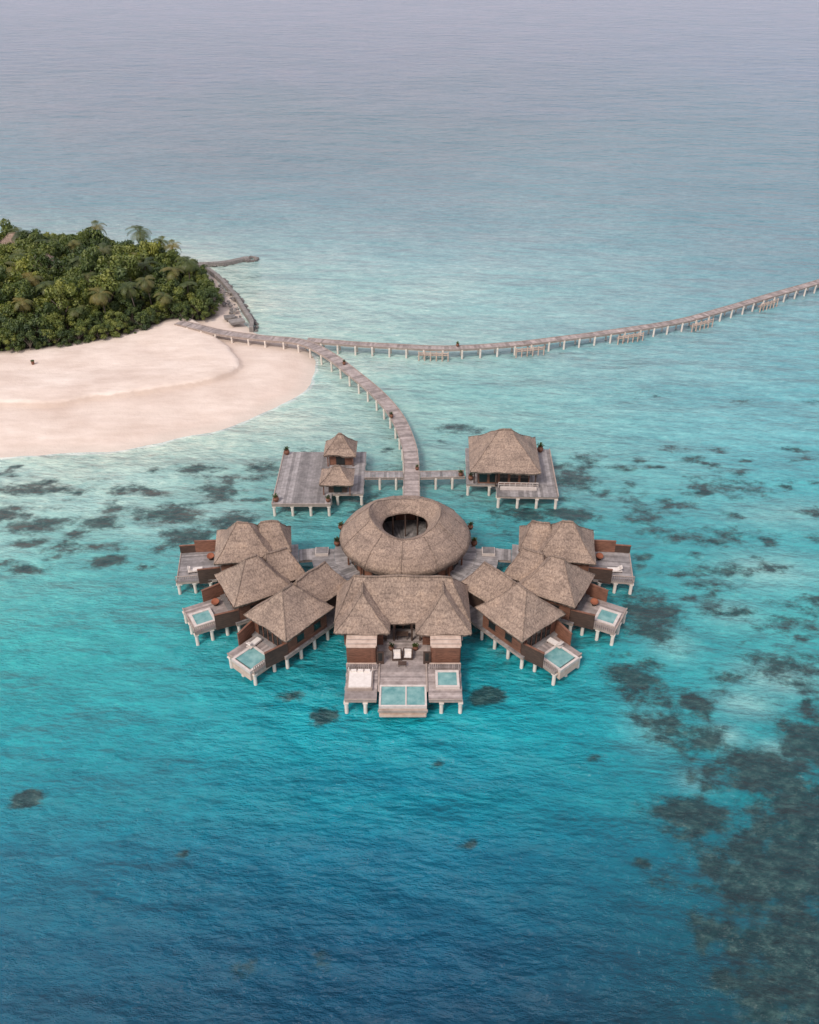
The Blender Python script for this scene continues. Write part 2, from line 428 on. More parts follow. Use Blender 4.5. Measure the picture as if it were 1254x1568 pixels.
for side in (1,-1):
    villa(41,21.6,side,'C'); villa(61.5,22.0,side,'B'); villa(83,21.8,side,'A')

# ------------------------------------------------------------------ round pavilion
def round_pav():
    E=empty('round_pavilion',RC.x,RC.y,0)
    def zm(r,z,a):
        h=0.0
        if r<7.5 and z>6: h+=(0.7*math.cos(2*a)-0.15)*max(0,1-abs(r-4.9)/2.2)
        h+=mnoise.noise(Vector((r*math.cos(a)*0.6,r*math.sin(a)*0.6,3)))*0.2
        return h
    m=MB()
    m.revolve([(8.6,4.62),(9.05,4.85),(8.75,5.35),(8.2,5.95),(7.5,6.6),(6.8,7.15),(6.1,7.6),(5.5,7.95),(5.15,8.25),(4.9,8.5),(4.65,8.3),(4.35,7.95),(4.0,7.55),(3.6,7.15),(3.2,6.8),(3.1,6.5)],0,0,'thatch',96,zm)
    m.revolve([(3.1,6.5),(5.0,6.6),(7.6,5.2),(8.6,4.62)],0,0,'wall_dark',64)
    for i in range(11):
        a=2*math.pi*(i+0.5)/11-0.2
        pr=[(9.05,4.9),(8.75,5.38),(8.2,5.97),(7.5,6.62),(6.8,7.17),(6.1,7.62),(5.5,7.98),(5.15,8.28)]
        m.tube([(r*math.cos(a),r*math.sin(a),z-.02+zm(r,z,a)) for r,z in pr],0.075,'thatch_dark',5)
    m.tube([(4.9*math.cos(t),4.9*math.sin(t),8.47+zm(4.9,8.4,t)) for t in [2*math.pi*i/64 for i in range(65)]],0.10,'thatch_dark',6)
    vs=[];fs=[];n=200
    for i in range(n+1):
        t=2*math.pi*i/n; z=4.85+zm(9.05,4.85,t)
        vs+=[(9.06*math.cos(t),9.06*math.sin(t),z),(8.95*math.cos(t),8.95*math.sin(t),z-0.4+random.uniform(-.08,.08))]
    for i in range(n): fs.append((2*i,2*i+1,2*i+3,2*i+2))
    m.add(vs,fs,'thatch_dark')
    m.obj('thatched_ring_roof',E,True)
    w=MB()
    n=32
    for i in range(n):
        a=2*math.pi*(i+.5)/n; R=7.7
        k='glass' if i%4 in(1,2) else 'wall'
        L=2*R*math.tan(math.pi/n)
        w.box(R*math.cos(a),R*math.sin(a),3.5,L*0.98,0.12,2.7,k,a+math.pi/2)
        a2=2*math.pi*i/n
        w.box((R+0.05)*math.cos(a2),(R+.05)*math.sin(a2),3.6,0.2,0.2,2.9,'wall_dark',a2)
        if i%2==0: w.box(8.35*math.cos(a2),8.35*math.sin(a2),3.5,0.2,0.2,2.6,'wall',a2)
    for i in range(12):
        a=2*math.pi*i/12; w.box(3.5*math.cos(a),3.5*math.sin(a),4.3,0.18,0.18,4.2,'wall_dark',a)
    w.obj('curved_walls',E)
    d=MB()
    n=120
    for i in range(n):
        a0=2*math.pi*i/n+0.002; a1=2*math.pi*(i+1)/n-0.002
        for (ra,rb) in ((1.0,6.2),(6.22,9.9)):
            vs=[(r*math.cos(a),r*math.sin(a),z) for z in (DZ-0.06,DZ) for r,a in ((ra,a0),(rb,a0),(rb,a1),(ra,a1))]
            d.add(vs,[(3,2,1,0),(4,5,6,7),(0,1,5,4),(1,2,6,5),(2,3,7,6),(3,0,4,7)],'deck_grey')
    d.cyl(0,0,DZ-0.45,DZ-0.07,9.8,'beam',64)
    d.obj('deck',E)
    s=MB()
    for R,n in ((9.3,20),(6,12),(2.5,6)):
        for i in range(n):
            a=2*math.pi*(i+.3)/n; s.cyl(R*math.cos(a),R*math.sin(a),-2,DZ-.45,0.2,'stilt',10)
    s.obj('stilts',E)
    l=MB()
    for side in (1,-1):
        n=56
        for i in range(n):
            p0=34+ (93-34)*i/n; p1=34+(93-34)*(i+0.93)/n
            vs=[]
            for z in (DZ-0.08,DZ-0.02):
                for R,p in ((9.92,p0),(13.0,p0),(13.0,p1),(9.92,p1)):
                    a=math.radians(p); vs.append((-math.sin(a)*R*side,-math.cos(a)*R,z))
            l.add(vs,[(3,2,1,0),(4,5,6,7),(0,1,5,4),(1,2,6,5),(2,3,7,6),(3,0,4,7)],'deck_grey')
            vs=[]
            p1=34+(93-34)*(i+1)/n
            for z in (DZ-0.45,DZ-0.09):
                for R,p in ((9.95,p0),(12.95,p0),(12.95,p1),(9.95,p1)):
                    a=math.radians(p); vs.append((-math.sin(a)*R*side,-math.cos(a)*R,z))
            l.add(vs,[(3,2,1,0),(4,5,6,7),(0,1,5,4),(1,2,6,5),(2,3,7,6),(3,0,4,7)],'beam')
        for p in range(36,94,10):
            a=math.radians(p)
            for R in (10.6,12.7): l.cyl(-math.sin(a)*R*side,-math.cos(a)*R,-2,DZ-.46,0.18,'stilt',8)
        for p in (57,88):
            a=math.radians(p); l.box(-math.sin(a)*11.6*side,-math.cos(a)*11.6,DZ+0.18,1.8,1.6,0.4,'white',math.atan2(-math.cos(a),-math.sin(a)*side))
            l.box(-math.sin(a)*11.6*side,-math.cos(a)*11.6,DZ+0.42,1.6,1.4,0.08,'deck_grey',math.atan2(-math.cos(a),-math.sin(a)*side))
    l.obj('link_deck',E)
round_pav()

# ------------------------------------------------------------------ back pavilions
def back_left():
    E=empty('spa_pavilion',-13,119,0); X=lambda x:x+13; Y=lambda y:y-119
    d=MB()
    deck(d,X(-20.8),X(-11.9),Y(111.4),Y(127.2),DZ,'deck_grey','y',0.42)
    deck(d,X(-11.88),X(-7.1),Y(114.4),Y(127.2),DZ+0.02,'deck_grey','y',0.42)
    d.box(X(-16.3),Y(111.45),DZ+0.06,8.9,0.16,0.12,'beam'); d.box(X(-20.75),Y(119.3),DZ+0.06,0.16,15.6,0.12,'beam')
    d.obj('deck',E)
    s=MB(); stilts(s,X(-20.8),X(-11.9),Y(111.4),Y(127.2),DZ,2.9); stilts(s,X(-11.4),X(-7.1),Y(114.4),Y(127),DZ,3.0); s.obj('stilts',E)
    r=MB()
    hip_roof(r,X(-13.7),X(-8.5),Y(113.5),Y(118.3),4.3,2.1,0.35,'x',21,cut=6)
    hip_roof(r,X(-13.7),X(-8.5),Y(122.0),Y(126.8),4.5,2.6,0.3,'x',22,cut=6)
    r.obj('thatched_roof',E,True)
    w=MB()
    w.box(X(-11.0),Y(116.2),3.2,2.8,3.0,1.9,'wall_dark'); w.box(X(-11.1),Y(124.5),3.3,3.6,3.2,2.1,'wall')
    w.box(X(-11.1),Y(122.86),3.2,1.4,0.05,1.7,'glass'); w.box(X(-11.0),Y(114.66),3.1,1.2,0.05,1.6,'glass')
    for x in (-13.1,-9.1):
        for y in (114.1,117.7,122.6,126.2): w.box(X(x),Y(y),3.2,0.16,0.16,2.1,'wall')
    w.obj('timber_walls',E)
back_left()
def back_right():
    rot=math.radians(-2); E=empty('lounge_pavilion',15,121,0,rot); X=lambda x:x-15; Y=lambda y:y-121
    d=MB()
    deck(d,X(9.0),X(23.0),Y(117.0),Y(128.3),DZ,'deck_grey','y',0.42)
    deck(d,X(13.6),X(23.0),Y(113.7),Y(116.98),DZ,'deck_grey','y',0.42)
    d.box(X(23.0),Y(121),DZ+0.1,0.16,14.4,0.2,'beam')
    d.obj('deck',E)
    s=MB(); stilts(s,X(9),X(23),Y(117),Y(128),DZ,3.0); stilts(s,X(13.6),X(23),Y(113.6),Y(117),DZ,2.9); s.obj('stilts',E)
    r=MB(); hip_roof(r,X(9.4),X(20.3),Y(115.6),Y(126.8),5.2,4.4,1.0,'x',31,cut=12)
    r.obj('thatched_roof',E,True)
    w=MB(); w.box(X(14.8),Y(121.6),3.65,8.0,8.6,2.9,'wall')
    for i in range(5): w.box(X(11.6+i*1.6),Y(117.24),3.5,1.2,0.06,2.0,'glass')
    w.box(X(13.5),Y(116.4),3.8,0.2,0.2,3.0,'wall_dark'); w.box(X(10.2),Y(117.2),3.8,0.2,0.2,3.0,'wall_dark'); w.box(X(19.6),Y(116.4),3.8,0.2,0.2,3.0,'wall_dark')
    w.obj('timber_walls',E)
    q=MB()
    q.box(X(17.0),Y(116.2),DZ+0.9,6.2,0.1,0.1,'white'); q.box(X(17.0),Y(116.2),DZ+0.5,6.2,0.07,0.07,'white')
    for i in range(8): q.box(X(13.95+i*0.87),Y(116.2),DZ+0.45,0.09,0.09,0.9,'white')
    q.box(X(17),Y(115.7),DZ+0.22,5.6,0.5,0.4,'white')
    q.obj('railing_bench',E)
back_right()

# ------------------------------------------------------------------ jetties
def catmull(P,step=0.42):
    P=[Vector((p[0],p[1],0)) for p in P]; P=[P[0]*2-P[1]]+P+[P[-1]*2-P[-2]]
    out=[]
    for i in range(1,len(P)-2):
        n=60
        for k in range(n):
            t=k/n; a,b,c,d=P[i-1],P[i],P[i+1],P[i+2]
            out.append(0.5*((2*b)+(c-a)*t+(2*a-5*b+4*c-d)*t*t+(3*b-a-3*c+d)*t**3))
    out.append(P[-2])
    res=[out[0]];acc=0
    for i in range(1,len(out)):
        acc+=(out[i]-out[i-1]).length
        if acc>=step: res.append(out[i]); acc=0
    return res
def jetty(name,P,w,z,k='deck',st=3.6,platforms=()):
    pts=catmull(P); E=empty(name,pts[0].x,pts[0].y,0); o=Vector((pts[0].x,pts[0].y,0))
    d=MB(); s=MB(); dist=0; last=0
    for i in range(len(pts)-1):
        a,b=pts[i]-o,pts[i+1]-o; t=(b-a); L=t.length; r=math.atan2(t.y,t.x); c=(a+b)/2
        d.box(c.x,c.y,z-0.03+random.uniform(-.006,.006),L-0.03,w,0.06,k,r)
        nrm=Vector((-math.sin(r),math.cos(r),0))
        for sg in (-1,1):
            q=c+nrm*sg*(w/2-0.12); d.box(q.x,q.y,z-0.22,L+0.06,0.16,0.28,'beam',r)
            q=c+nrm*sg*(w/2-0.04); d.box(q.x,q.y,z+0.05,L+0.04,0.12,0.10,'beam',r)
        dist+=L
        if dist-last>st:
            last=dist
            for sg in (-1,1):
                q=c+nrm*sg*(w/2-0.08); s.cyl(q.x,q.y,-2,z-0.1,0.2,'stilt',8)
            s.box(c.x,c.y,z-0.45,0.25,w+0.3,0.2,'stilt',r)
    if d.v: d.obj('planking',E)
    s.obj('stilts',E)
    if platforms:
        p=MB()
        for (x,y,r) in platforms:
            cx,cy=x-o.x,y-o.y; nrm=Vector((math.sin(r),-math.cos(r),0)); tt=Vector((math.cos(r),math.sin(r),0))
            q=Vector((cx,cy,0))+nrm*(w/2+0.5)
            for i in range(10):
                qq=q+tt*(-2.7+i*0.6); p.box(qq.x,qq.y,1.15,0.5,0.9,0.08,'deck',r)
            p.box(q.x,q.y,1.0,6.0,0.2,0.2,'beam',r)
            for i in range(6):
                qq=q+tt*(-3+i*1.2)+nrm*0.5; p.cyl(qq.x,qq.y,-2,2.0,0.13,'stone',8)
            qq=q+nrm*0.5; p.box(qq.x,qq.y,1.75,6.2,0.14,0.16,'stone',r); p.box(qq.x,qq.y,1.3,6.2,0.12,0.14,'stone',r)
        p.obj('boat_landings',E)
jetty('wooden_walkway',[(-50.5,183.6),(-45,180.5),(-39.9,177.8),(-31.2,175),(-22.8,172.9),(-16.8,166.9),(-11.0,157.8),(-5.7,148.3),(-2.2,139.5),(-0.2,130.1),(0.3,122.7),(0.3,116),(0.2,109.4)],2.5,2.15)
jetty('long_jetty',[(-21.5,173.9),(-15,172.6),(-9.0,171.6),(7.1,169.8),(20.7,171.6),(31.9,174.7),(43.6,178.4),(59,184.2),(73,192.6),(84.4,200),(99.2,209.3),(118,222),(145,240),(180,258)],2.0,2.12,'deck',3.4,
      platforms=[(5,170.0,-0.05),(24.5,172.4,0.22),(46.5,179.3,0.33),(63.5,186.4,0.5),(82,198.3,0.58),(104,212.4,0.58)])
jetty('cross_walkway',[(-7.1,120),(-5,120),(-3,120),(-1.0,120)],2.0,DZ-0.01,'deck_grey',2.5)
jetty('cross_walkway',[(1.7,120),(4,120.1),(7,120.2),(9.0,120.3)],2.0,DZ-0.01,'deck_grey',2.5)

def pot(x,y,z,s=1.0):
    m=MB(); m.revolve([(0.01,0),(0.22,0),(0.36,0.25),(0.38,0.45),(0.26,0.62),(0.31,0.7),(0.24,0.7),(0.2,0.6),(0.01,0.58)],0,0,'terracotta',14)
    for i in range(46):
        v=Vector((random.gauss(0,1),random.gauss(0,1),abs(random.gauss(0,1)))).normalized(); c=Vector((0,0,0.75))+v*random.uniform(.1,.42)
        a=v.cross(Vector((0,0,1)))+Vector((0.01,0,0)); a.normalize(); b=v.cross(a).normalized()
        m.add([c-a*.09,c+v*.14-b*.02,c+a*.09,c-v*.1],[(0,1,2,3)],'leaf')
    o=m.obj('potted_plant',None,False); o.location=(x,y,z); o.scale=(s,s,s); o.rotation_euler=(0,0,random.random()*6)
for (x,y,s) in ((-20.2,126.4,1.3),(-20.2,112.3,1.2),(-12.3,112.2,1),(21.6,127.3,1.4),(9.6,118.5,1.1),(-3.2,139.3,1.0),(1.2,121.5,.8),(-10.2,101,1.2),(9.1,101,1.2),(-9.9,105,1.1),(8.8,105,1.1),(-7.2,96.3,1),(8.1,119.6,1),(9.9,170.4,.9),(-12.9,161.5,.9),(-2.2,79.6,.9),(0.7,79.6,.9)):
    pot(x,y,DZ+0.0,s)

# ------------------------------------------------------------------ island
shore=np.array([(-175,128),(-120,126),(-90,127.5),(-69.1,129.2),(-58.6,130.7),(-47.6,131.8),(-37.5,136.4),(-30.2,141.6),(-24.0,148.4),(-19.8,155.3),(-18.3,162.6),(-19.4,170),(-23.9,176.6),(-30.5,180),(-35.8,185),(-38.5,194.1),(-41.5,203),(-45.2,211.3),(-51.5,221.8),(-57.5,228.4),(-75,236),(-100,243),(-140,246),(-175,240)],float)
forest=np.array([(-175,162),(-120,163),(-95,166),(-84,168.3),(-72.7,170.5),(-62.2,176.6),(-51.5,185.2),(-43,188.2),(-43.5,196),(-46.4,204.5),(-54.8,222.5),(-75,231),(-100,237),(-140,240),(-175,234)],float)
plateau=np.array([(-175,140),(-60,146),(-48,151.5),(-41,154.5),(-35.8,157.4),(-33.3,163.4),(-36,170.4),(-40.1,176.4),(-46,184),(-60,200),(-175,220)],float)
def sdist(P,poly):
    x=P[:,0];y=P[:,1]; n=len(poly); ins=np.zeros(len(P),bool); dm=np.full(len(P),1e9)
    for i in range(n):
        a=poly[i];b=poly[(i+1)%n]; e=b-a
        t=np.clip(((x-a[0])*e[0]+(y-a[1])*e[1])/(e@e),0,1)
        dm=np.minimum(dm,np.hypot(x-a[0]-t*e[0],y-a[1]-t*e[1]))
        c=((a[1]>y)!=(b[1]>y))
        with np.errstate(divide='ignore',invalid='ignore'):
            xi=(b[0]-a[0])*(y-a[1])/(b[1]-a[1] if b[1]!=a[1] else 1e-9)+a[0]
        ins^=(c&(x<xi))
    return np.where(ins,dm,-dm)
def smooth_poly(p,it=2):
    for _ in range(it):
        q=[]
        for i in range(len(p)):
            a=p[i];b=p[(i+1)%len(p)]; q+= [a*.75+b*.25,a*.25+b*.75]
        p=np.array(q)
    return p
shoreS=smooth_poly(shore); forestS=smooth_poly(forest,1); platS=smooth_poly(plateau)
def sst(x,a,b):
    t=np.clip((x-a)/(b-a),0,1); return t*t*(3-2*t)
def vnoise(P,s,seed=0):
    return np.array([mnoise.noise(Vector((p[0]*s+seed,p[1]*s,seed*1.3))) for p in P])
def grid(xs,ys):
    Xg,Yg=np.meshgrid(xs,ys); P=np.stack([Xg.ravel(),Yg.ravel()],1); nx=len(xs);ny=len(ys)
    idx=np.arange(nx*ny).reshape(ny,nx)
    F=np.stack([idx[:-1,:-1].ravel(),idx[:-1,1:].ravel(),idx[1:,1:].ravel(),idx[1:,:-1].ravel()],1)
    return P,F
P,F=grid(np.arange(-178,-10,0.6),np.arange(120,250,0.6))
d=sdist(P,shoreS); d=d+np.where(np.abs(d)<12,vnoise(P,0.10,21)*1.0+vnoise(P,0.35,22)*0.3,0); pl=sdist(P,platS)+vnoise(P,0.12,9)*1.6+vnoise(P,0.5,19)*0.3
z=np.where(d>0,1.25*(1-np.exp(-np.maximum(d,0)/8.5)),np.maximum(d*0.09,-2.2))
z=z+0.85*sst(pl,-0.3,0.3)*(d>0)*np.clip(1-np.maximum(pl-5,0)/14,0.35,1)
z=z+np.where(d>1,vnoise(P,0.13,5)*0.16+vnoise(P,0.5,2)*0.04,0)
fd=sdist(P,forestS)
keep=(d[F].max(1)>-16); F=F[keep]
me=bpy.data.meshes.new('sandy_beach'); me.from_pydata(np.column_stack([P,z]).tolist(),[],F.tolist())
for nm,arr in (('forest',fd),('shore',d),('berm',pl)):
    at=me.attributes.new(nm,'FLOAT','POINT'); at.data.foreach_set('value',arr.astype(np.float32))
me.polygons.foreach_set('use_smooth',[True]*len(me.polygons))
def mat_sand():
    m,nt,b=newmat('coral_sand'); p=position(nt)
    n1=noise_tex(nt,p,0.12,4); n2=noise_tex(nt,mapping(nt,p,(0.5,1.6,1)),0.35,5,0.65)
    c=ramp(nt,n1,[(0.3,(0.635,0.515,0.435)),(0.7,(0.755,0.645,0.56))])
    c=mixc(nt,1.0,c,ramp(nt,n2,[(0.35,(0.88,0.86,0.84)),(0.65,(1.03,1.03,1.03))]),'MULTIPLY')
    bm=N(nt,'ShaderNodeAttribute',attribute_name='berm').outputs['Fac']
    x=math_n(nt,'MULTIPLY',math_n(nt,'SUBTRACT',0.25,bm),0.09,True)
    damp=ramp(nt,x,[(0.0,(0,0,0)),(0.02,(0.9,0.9,0.9)),(0.12,(0.6,0.6,0.6)),(0.3,(0.3,0.3,0.3)),(1.0,(0.22,0.22,0.22))])
    c=mixc(nt,math_n(nt,'MULTIPLY',damp,0.7),c,(0.50,0.38,0.305))
    a=N(nt,'ShaderNodeAttribute',attribute_name='shore').outputs['Fac']
    wn=math_n(nt,'ADD',a,math_n(nt,'MULTIPLY',n2,3.0))
    wet=N(nt,'ShaderNodeMapRange'); nt.links.new(wn,wet.inputs[0]); wet.inputs[1].default_value=1.2; wet.inputs[2].default_value=5.5; wet.inputs[3].default_value=1; wet.inputs[4].default_value=0; wet.interpolation_type='SMOOTHSTEP'
    c=mixc(nt,math_n(nt,'MULTIPLY',wet.outputs[0],0.6),c,(0.56,0.49,0.42))
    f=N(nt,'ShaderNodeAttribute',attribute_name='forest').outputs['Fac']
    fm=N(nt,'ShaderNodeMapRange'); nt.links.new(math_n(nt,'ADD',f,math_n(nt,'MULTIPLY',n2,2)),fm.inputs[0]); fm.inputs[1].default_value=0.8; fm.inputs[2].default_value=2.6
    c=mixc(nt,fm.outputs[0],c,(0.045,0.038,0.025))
    nt.links.new(c,b.inputs['Base Color']); b.inputs['Roughness'].default_value=0.9
    bump(nt,b,math_n(nt,'ADD',noise_tex(nt,p,1.6,4,.7),n2),0.5,0.2)
    return m
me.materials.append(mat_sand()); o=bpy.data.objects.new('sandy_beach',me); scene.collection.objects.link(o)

def rock(mb,x,y,z,s,k='rock'):
    vs=[];fs=[]
    n=6
    for j,(zz,rr) in enumerate(((-.5,.7),(0.0,1.0),(.4,.75),(.6,.3))):
        for i in range(n):
            a=2*math.pi*i/n+j*.3; r=rr*s*random.uniform(.75,1.2); vs.append((x+r*math.cos(a),y+r*math.sin(a),z+zz*s*random.uniform(.8,1.1)))
    for j in range(3):
        for i in range(n): fs.append((j*n+i,j*n+(i+1)%n,(j+1)*n+(i+1)%n,(j+1)*n+i))
    fs.append(tuple(range(3*n,4*n))); mb.add(vs,fs,k)
def seawall():
    m=MB()
    pts=catmull([(-56.5,227.6),(-51.0,221.6),(-47,215),(-44.3,209.5),(-41.0,202.5),(-37.8,194.1),(-35.2,187.5),(-34.6,183.0)],0.9)
    for i in range(len(pts)-1):
        a,b=pts[i],pts[i+1]; c=(a+b)/2; t=b-a; r=math.atan2(t.y,t.x)
        m.box(c.x,c.y,0.35,t.length+0.1,0.9,1.7,'concrete',r)
        nn=Vector((math.sin(r),-math.cos(r),0))
        if random.random()<0.9:
            q=c-nn*random.uniform(.5,1.2); rock(m,q.x,q.y,0.1,random.uniform(.4,.75))
    m.obj('sea_wall')
    g=MB()
    pts=catmull([(-57.5,226.8),(-52,227.2),(-48,228.2),(-44.5,230.6),(-42.5,231.8)],0.6)
    for p in pts:
        for k in range(4): rock(g,p.x+random.uniform(-.4,.4),p.y+random.uniform(-.9,.9),random.uniform(-.1,.45),random.uniform(.45,.8))
    for i in range(len(pts)-1):
        a,b=pts[i],pts[i+1]; c=(a+b)/2; t=b-a; g.box(c.x,c.y,0.45,t.length+.1,1.5,0.9,'concrete',math.atan2(t.y,t.x))
    for k in range(26):
        a=random.random()*6.28; rock(g,-42.3+2.0*math.cos(a),232+1.6*math.sin(a),random.uniform(0,.4),random.uniform(.4,.7))
    g.obj('rock_groyne')
seawall()
m=MB()
for i in range(46):
    t=random.random(); x=-46+ t*8+random.uniform(-1.5,1); y=212-t*24+random.uniform(-2,2); rock(m,x,y,0.9,random.uniform(.25,.6),'rock' if random.random()<.5 else 'concrete')
m.box(-38.2,186.0,1.35,3.2,2.2,0.5,'concrete',0.5); m.box(-40.2,188.6,1.3,2.4,2.0,0.4,'rock',0.3)
m.obj('shore_rocks')

# ------------------------------------------------------------------ vegetation
def leafmesh(name,V,Fc,tints,mats,midx=None):
    me=bpy.data.meshes.new(name); me.from_pydata(V,[],Fc)
    for k in mats: me.materials.append(M[k])
    a=me.attributes.new('tint','FLOAT','FACE'); a.data.foreach_set('value',tints)
    if midx: me.polygons.foreach_set('material_index',midx)
    me.update(); return me
def broadleaf(seed,R=2.7,Hc=5.0,nl=15,per=125):
    rnd=random.Random(seed); mb=MB(); 
    mb.tube([(0,0,-.3),(0.1,0.05,1.2),(0.05,0.2,2.6),(0.1,0.1,3.6)],[.22,.17,.13,.08],'bark',6)
    for i in range(5):
        a=i*1.26+rnd.random(); mb.tube([(0.05,.1,1.4+.3*i*.6),(math.cos(a)*.8,math.sin(a)*.8,2.6+.2*i),(math.cos(a)*1.7,math.sin(a)*1.7,3.4+.2*i)],[.1,.07,.03],'bark',5)
    V=list(mb.v);Fc=[list(f) for f in mb.f];T=[0.3]*len(Fc);MI=[1]*len(Fc)
    for l in range(nl):
        a=rnd.random()*6.28; rr=R*math.sqrt(rnd.random())*0.85; 
        cz=Hc-1.9*(rr/R)**2+rnd.uniform(-.7,.9) if l>4 else Hc*0.4+rnd.uniform(-.5,.5)
        if l<=4: rr=R*0.8
        c=Vector((rr*math.cos(a),rr*math.sin(a),cz)); lr=rnd.uniform(.5,1.15); lt=rnd.uniform(-.4,.4)
        for k in range(per):
            v=Vector((rnd.gauss(0,1),rnd.gauss(0,1),rnd.gauss(0.25,1))).normalized()
            p=c+Vector((v.x*lr,v.y*lr,v.z*lr*.8))*rnd.uniform(.6,1.15)
            n=(v+Vector((rnd.gauss(0,.45),rnd.gauss(0,.45),rnd.gauss(0.3,.45)))).normalized()
            t=n.cross(Vector((rnd.gauss(0,1),rnd.gauss(0,1),rnd.gauss(0,1)))).normalized(); b=n.cross(t)
            s=rnd.uniform(.13,.28); o=len(V)
            V+= [tuple(p-t*s),tuple(p-b*s*.6+n*.03),tuple(p+t*s),tuple(p+b*s*.6+n*.03)]; Fc.append([o,o+1,o+2,o+3])
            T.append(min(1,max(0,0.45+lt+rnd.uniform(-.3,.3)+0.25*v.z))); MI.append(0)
    return leafmesh('broadleaf_crown',V,Fc,T,['leaf','bark'],MI)
def palm(seed,H=8.5):
    rnd=random.Random(seed); mb=MB(); lean=rnd.uniform(.6,1.6)
    pts=[(lean*(t**2),0,H*t) for t in [0,.2,.4,.6,.8,1]]
    mb.tube(pts,[.24,.18,.15,.13,.12,.13],'bark',7)
    V=list(mb.v);Fc=[list(f) for f in mb.f];T=[0.3]*len(Fc);MI=[1]*len(Fc)
    top=Vector(pts[-1])
    for i in range(18):
        az=i*2.4+rnd.uniform(-.25,.25); el=math.radians(rnd.uniform(0,75)) if i>3 else math.radians(rnd.uniform(-45,-10)); L=rnd.uniform(2.9,4.0)
        p=top.copy(); n=14; dirh=Vector((math.cos(az),math.sin(az),0)); side=Vector((-math.sin(az),math.cos(az),0)); e=el; tt=rnd.uniform(.2,.95) if i>3 else 1.0
        for k in range(n):
            dv=dirh*math.cos(e)+Vector((0,0,math.sin(e))); q=p+dv*(L/n); e-=math.radians(9)
            ln=0.72*math.sin(math.pi*(0.12+0.86*k/n))+.10
            for sg in (-1,1):
                tip=p+side*sg*ln+dv*ln*.45+Vector((0,0,-.35*ln)); o=len(V)
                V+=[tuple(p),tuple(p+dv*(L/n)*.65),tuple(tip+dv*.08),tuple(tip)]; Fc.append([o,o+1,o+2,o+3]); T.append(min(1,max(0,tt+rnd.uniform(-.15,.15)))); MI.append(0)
            p=q
    return leafmesh('palm_crown',V,Fc,T,['frond','bark'],MI)
forestE=empty('tropical_forest',-80,200,0)
protos=[broadleaf(s,R=2.7+.3*(s%2),Hc=4.6+.5*(s%3)) for s in range(6)]
pts=[]
rnd=random.Random(3); cand=np.array([(rnd.uniform(-150,-42),rnd.uniform(162,240)) for _ in range(10000)])
cd=sdist(cand,forestS)
for (x,y),dd in zip(cand,cd):
    if dd<0.5: continue
    ms=1.6 if dd<4 else 2.8
    ok=True
    for q in pts:
        if abs(q[0]-x)<ms and abs(q[1]-y)<ms and (q[0]-x)**2+(q[1]-y)**2<ms*ms: ok=False;break
    if ok: pts.append((x,y,dd))
palms=[(-60,186,.95),(-66,184,1),(-55,196,1),(-52,205,1),(-57,214,.95),(-63,220,1),(-68,225,1.15),(-75,200,1.05),(-84,190,1),(-90,184,.95),(-80,212,1.05),(-92,206,1),(-97,220,1.1),(-71,192,.95),(-50,193,.8),(-88,198,1),(-104,214,1),(-64,205,1.05),(-70,178.5,.75),(-78,223,1.15),(-61,199,1),(-82,179,.85),(-54,187.5,.75),(-72,208,1.05),(-86,215,1.05),(-95,192,1),(-78,186,.95),(-100,199,1),(-58,191.5,.9),(-68,198,1)]
for (x,y,dd) in pts:
    edge=min(1,dd/11)
    s=0.40+0.72*edge**0.75+rnd.uniform(-.14,.22)
    if dd>8 and rnd.random()<.14: s*=1.27
    for px,py,ps in palms:
        if (px-x)**2+(py-y)**2<10: s*=0.7; break
    hh=1.0+0.25*edge
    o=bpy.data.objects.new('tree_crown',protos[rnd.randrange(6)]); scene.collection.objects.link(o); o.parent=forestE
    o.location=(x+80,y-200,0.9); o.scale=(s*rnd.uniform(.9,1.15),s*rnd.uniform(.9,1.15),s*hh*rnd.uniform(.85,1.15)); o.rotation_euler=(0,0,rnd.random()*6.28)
pp=[palm(s,H=7.8+s*.5) for s in range(4)]
for (x,y,s) in palms:
    o=bpy.data.objects.new('palm_tree',pp[rnd.randrange(4)]); scene.collection.objects.link(o)
    o.location=(x,y,0.9); o.scale=(s,s,s*.95); o.rotation_euler=(0,0,rnd.random()*6.28)
for (x,y,z0,w,rt) in ((-98,222,7.6,10,.1),(-86,205,7.6,9,.3)):
    E=empty('beach_hut',x,y,0,rt); r=MB(); hip_roof(r,-w/2,w/2,-w*.36,w*.36,z0,2.6,w*.18,'x',x); r.obj('thatched_roof',E,True)
    q=MB(); q.box(0,0,z0/2+.3,w-2,w*.5,z0-.6,'wall'); 
    for i in (-1,0,1): q.box(i*w*.24,-w*.25-.04,2.4,1.2,.06,2.0,'glass')
    q.obj('walls',E)
lounger(-84.3,163.2,0.4,z=1.7); lounger(-85.8,163.8,0.4,z=1.7)
m=MB(); m.cyl(0,0,0,.8,.28,'terracotta',10,.33); m.cyl(0,0,.8,.9,.36,'leaf',10); o=m.obj('beach_bin'); o.location=(-75,163,1.5)

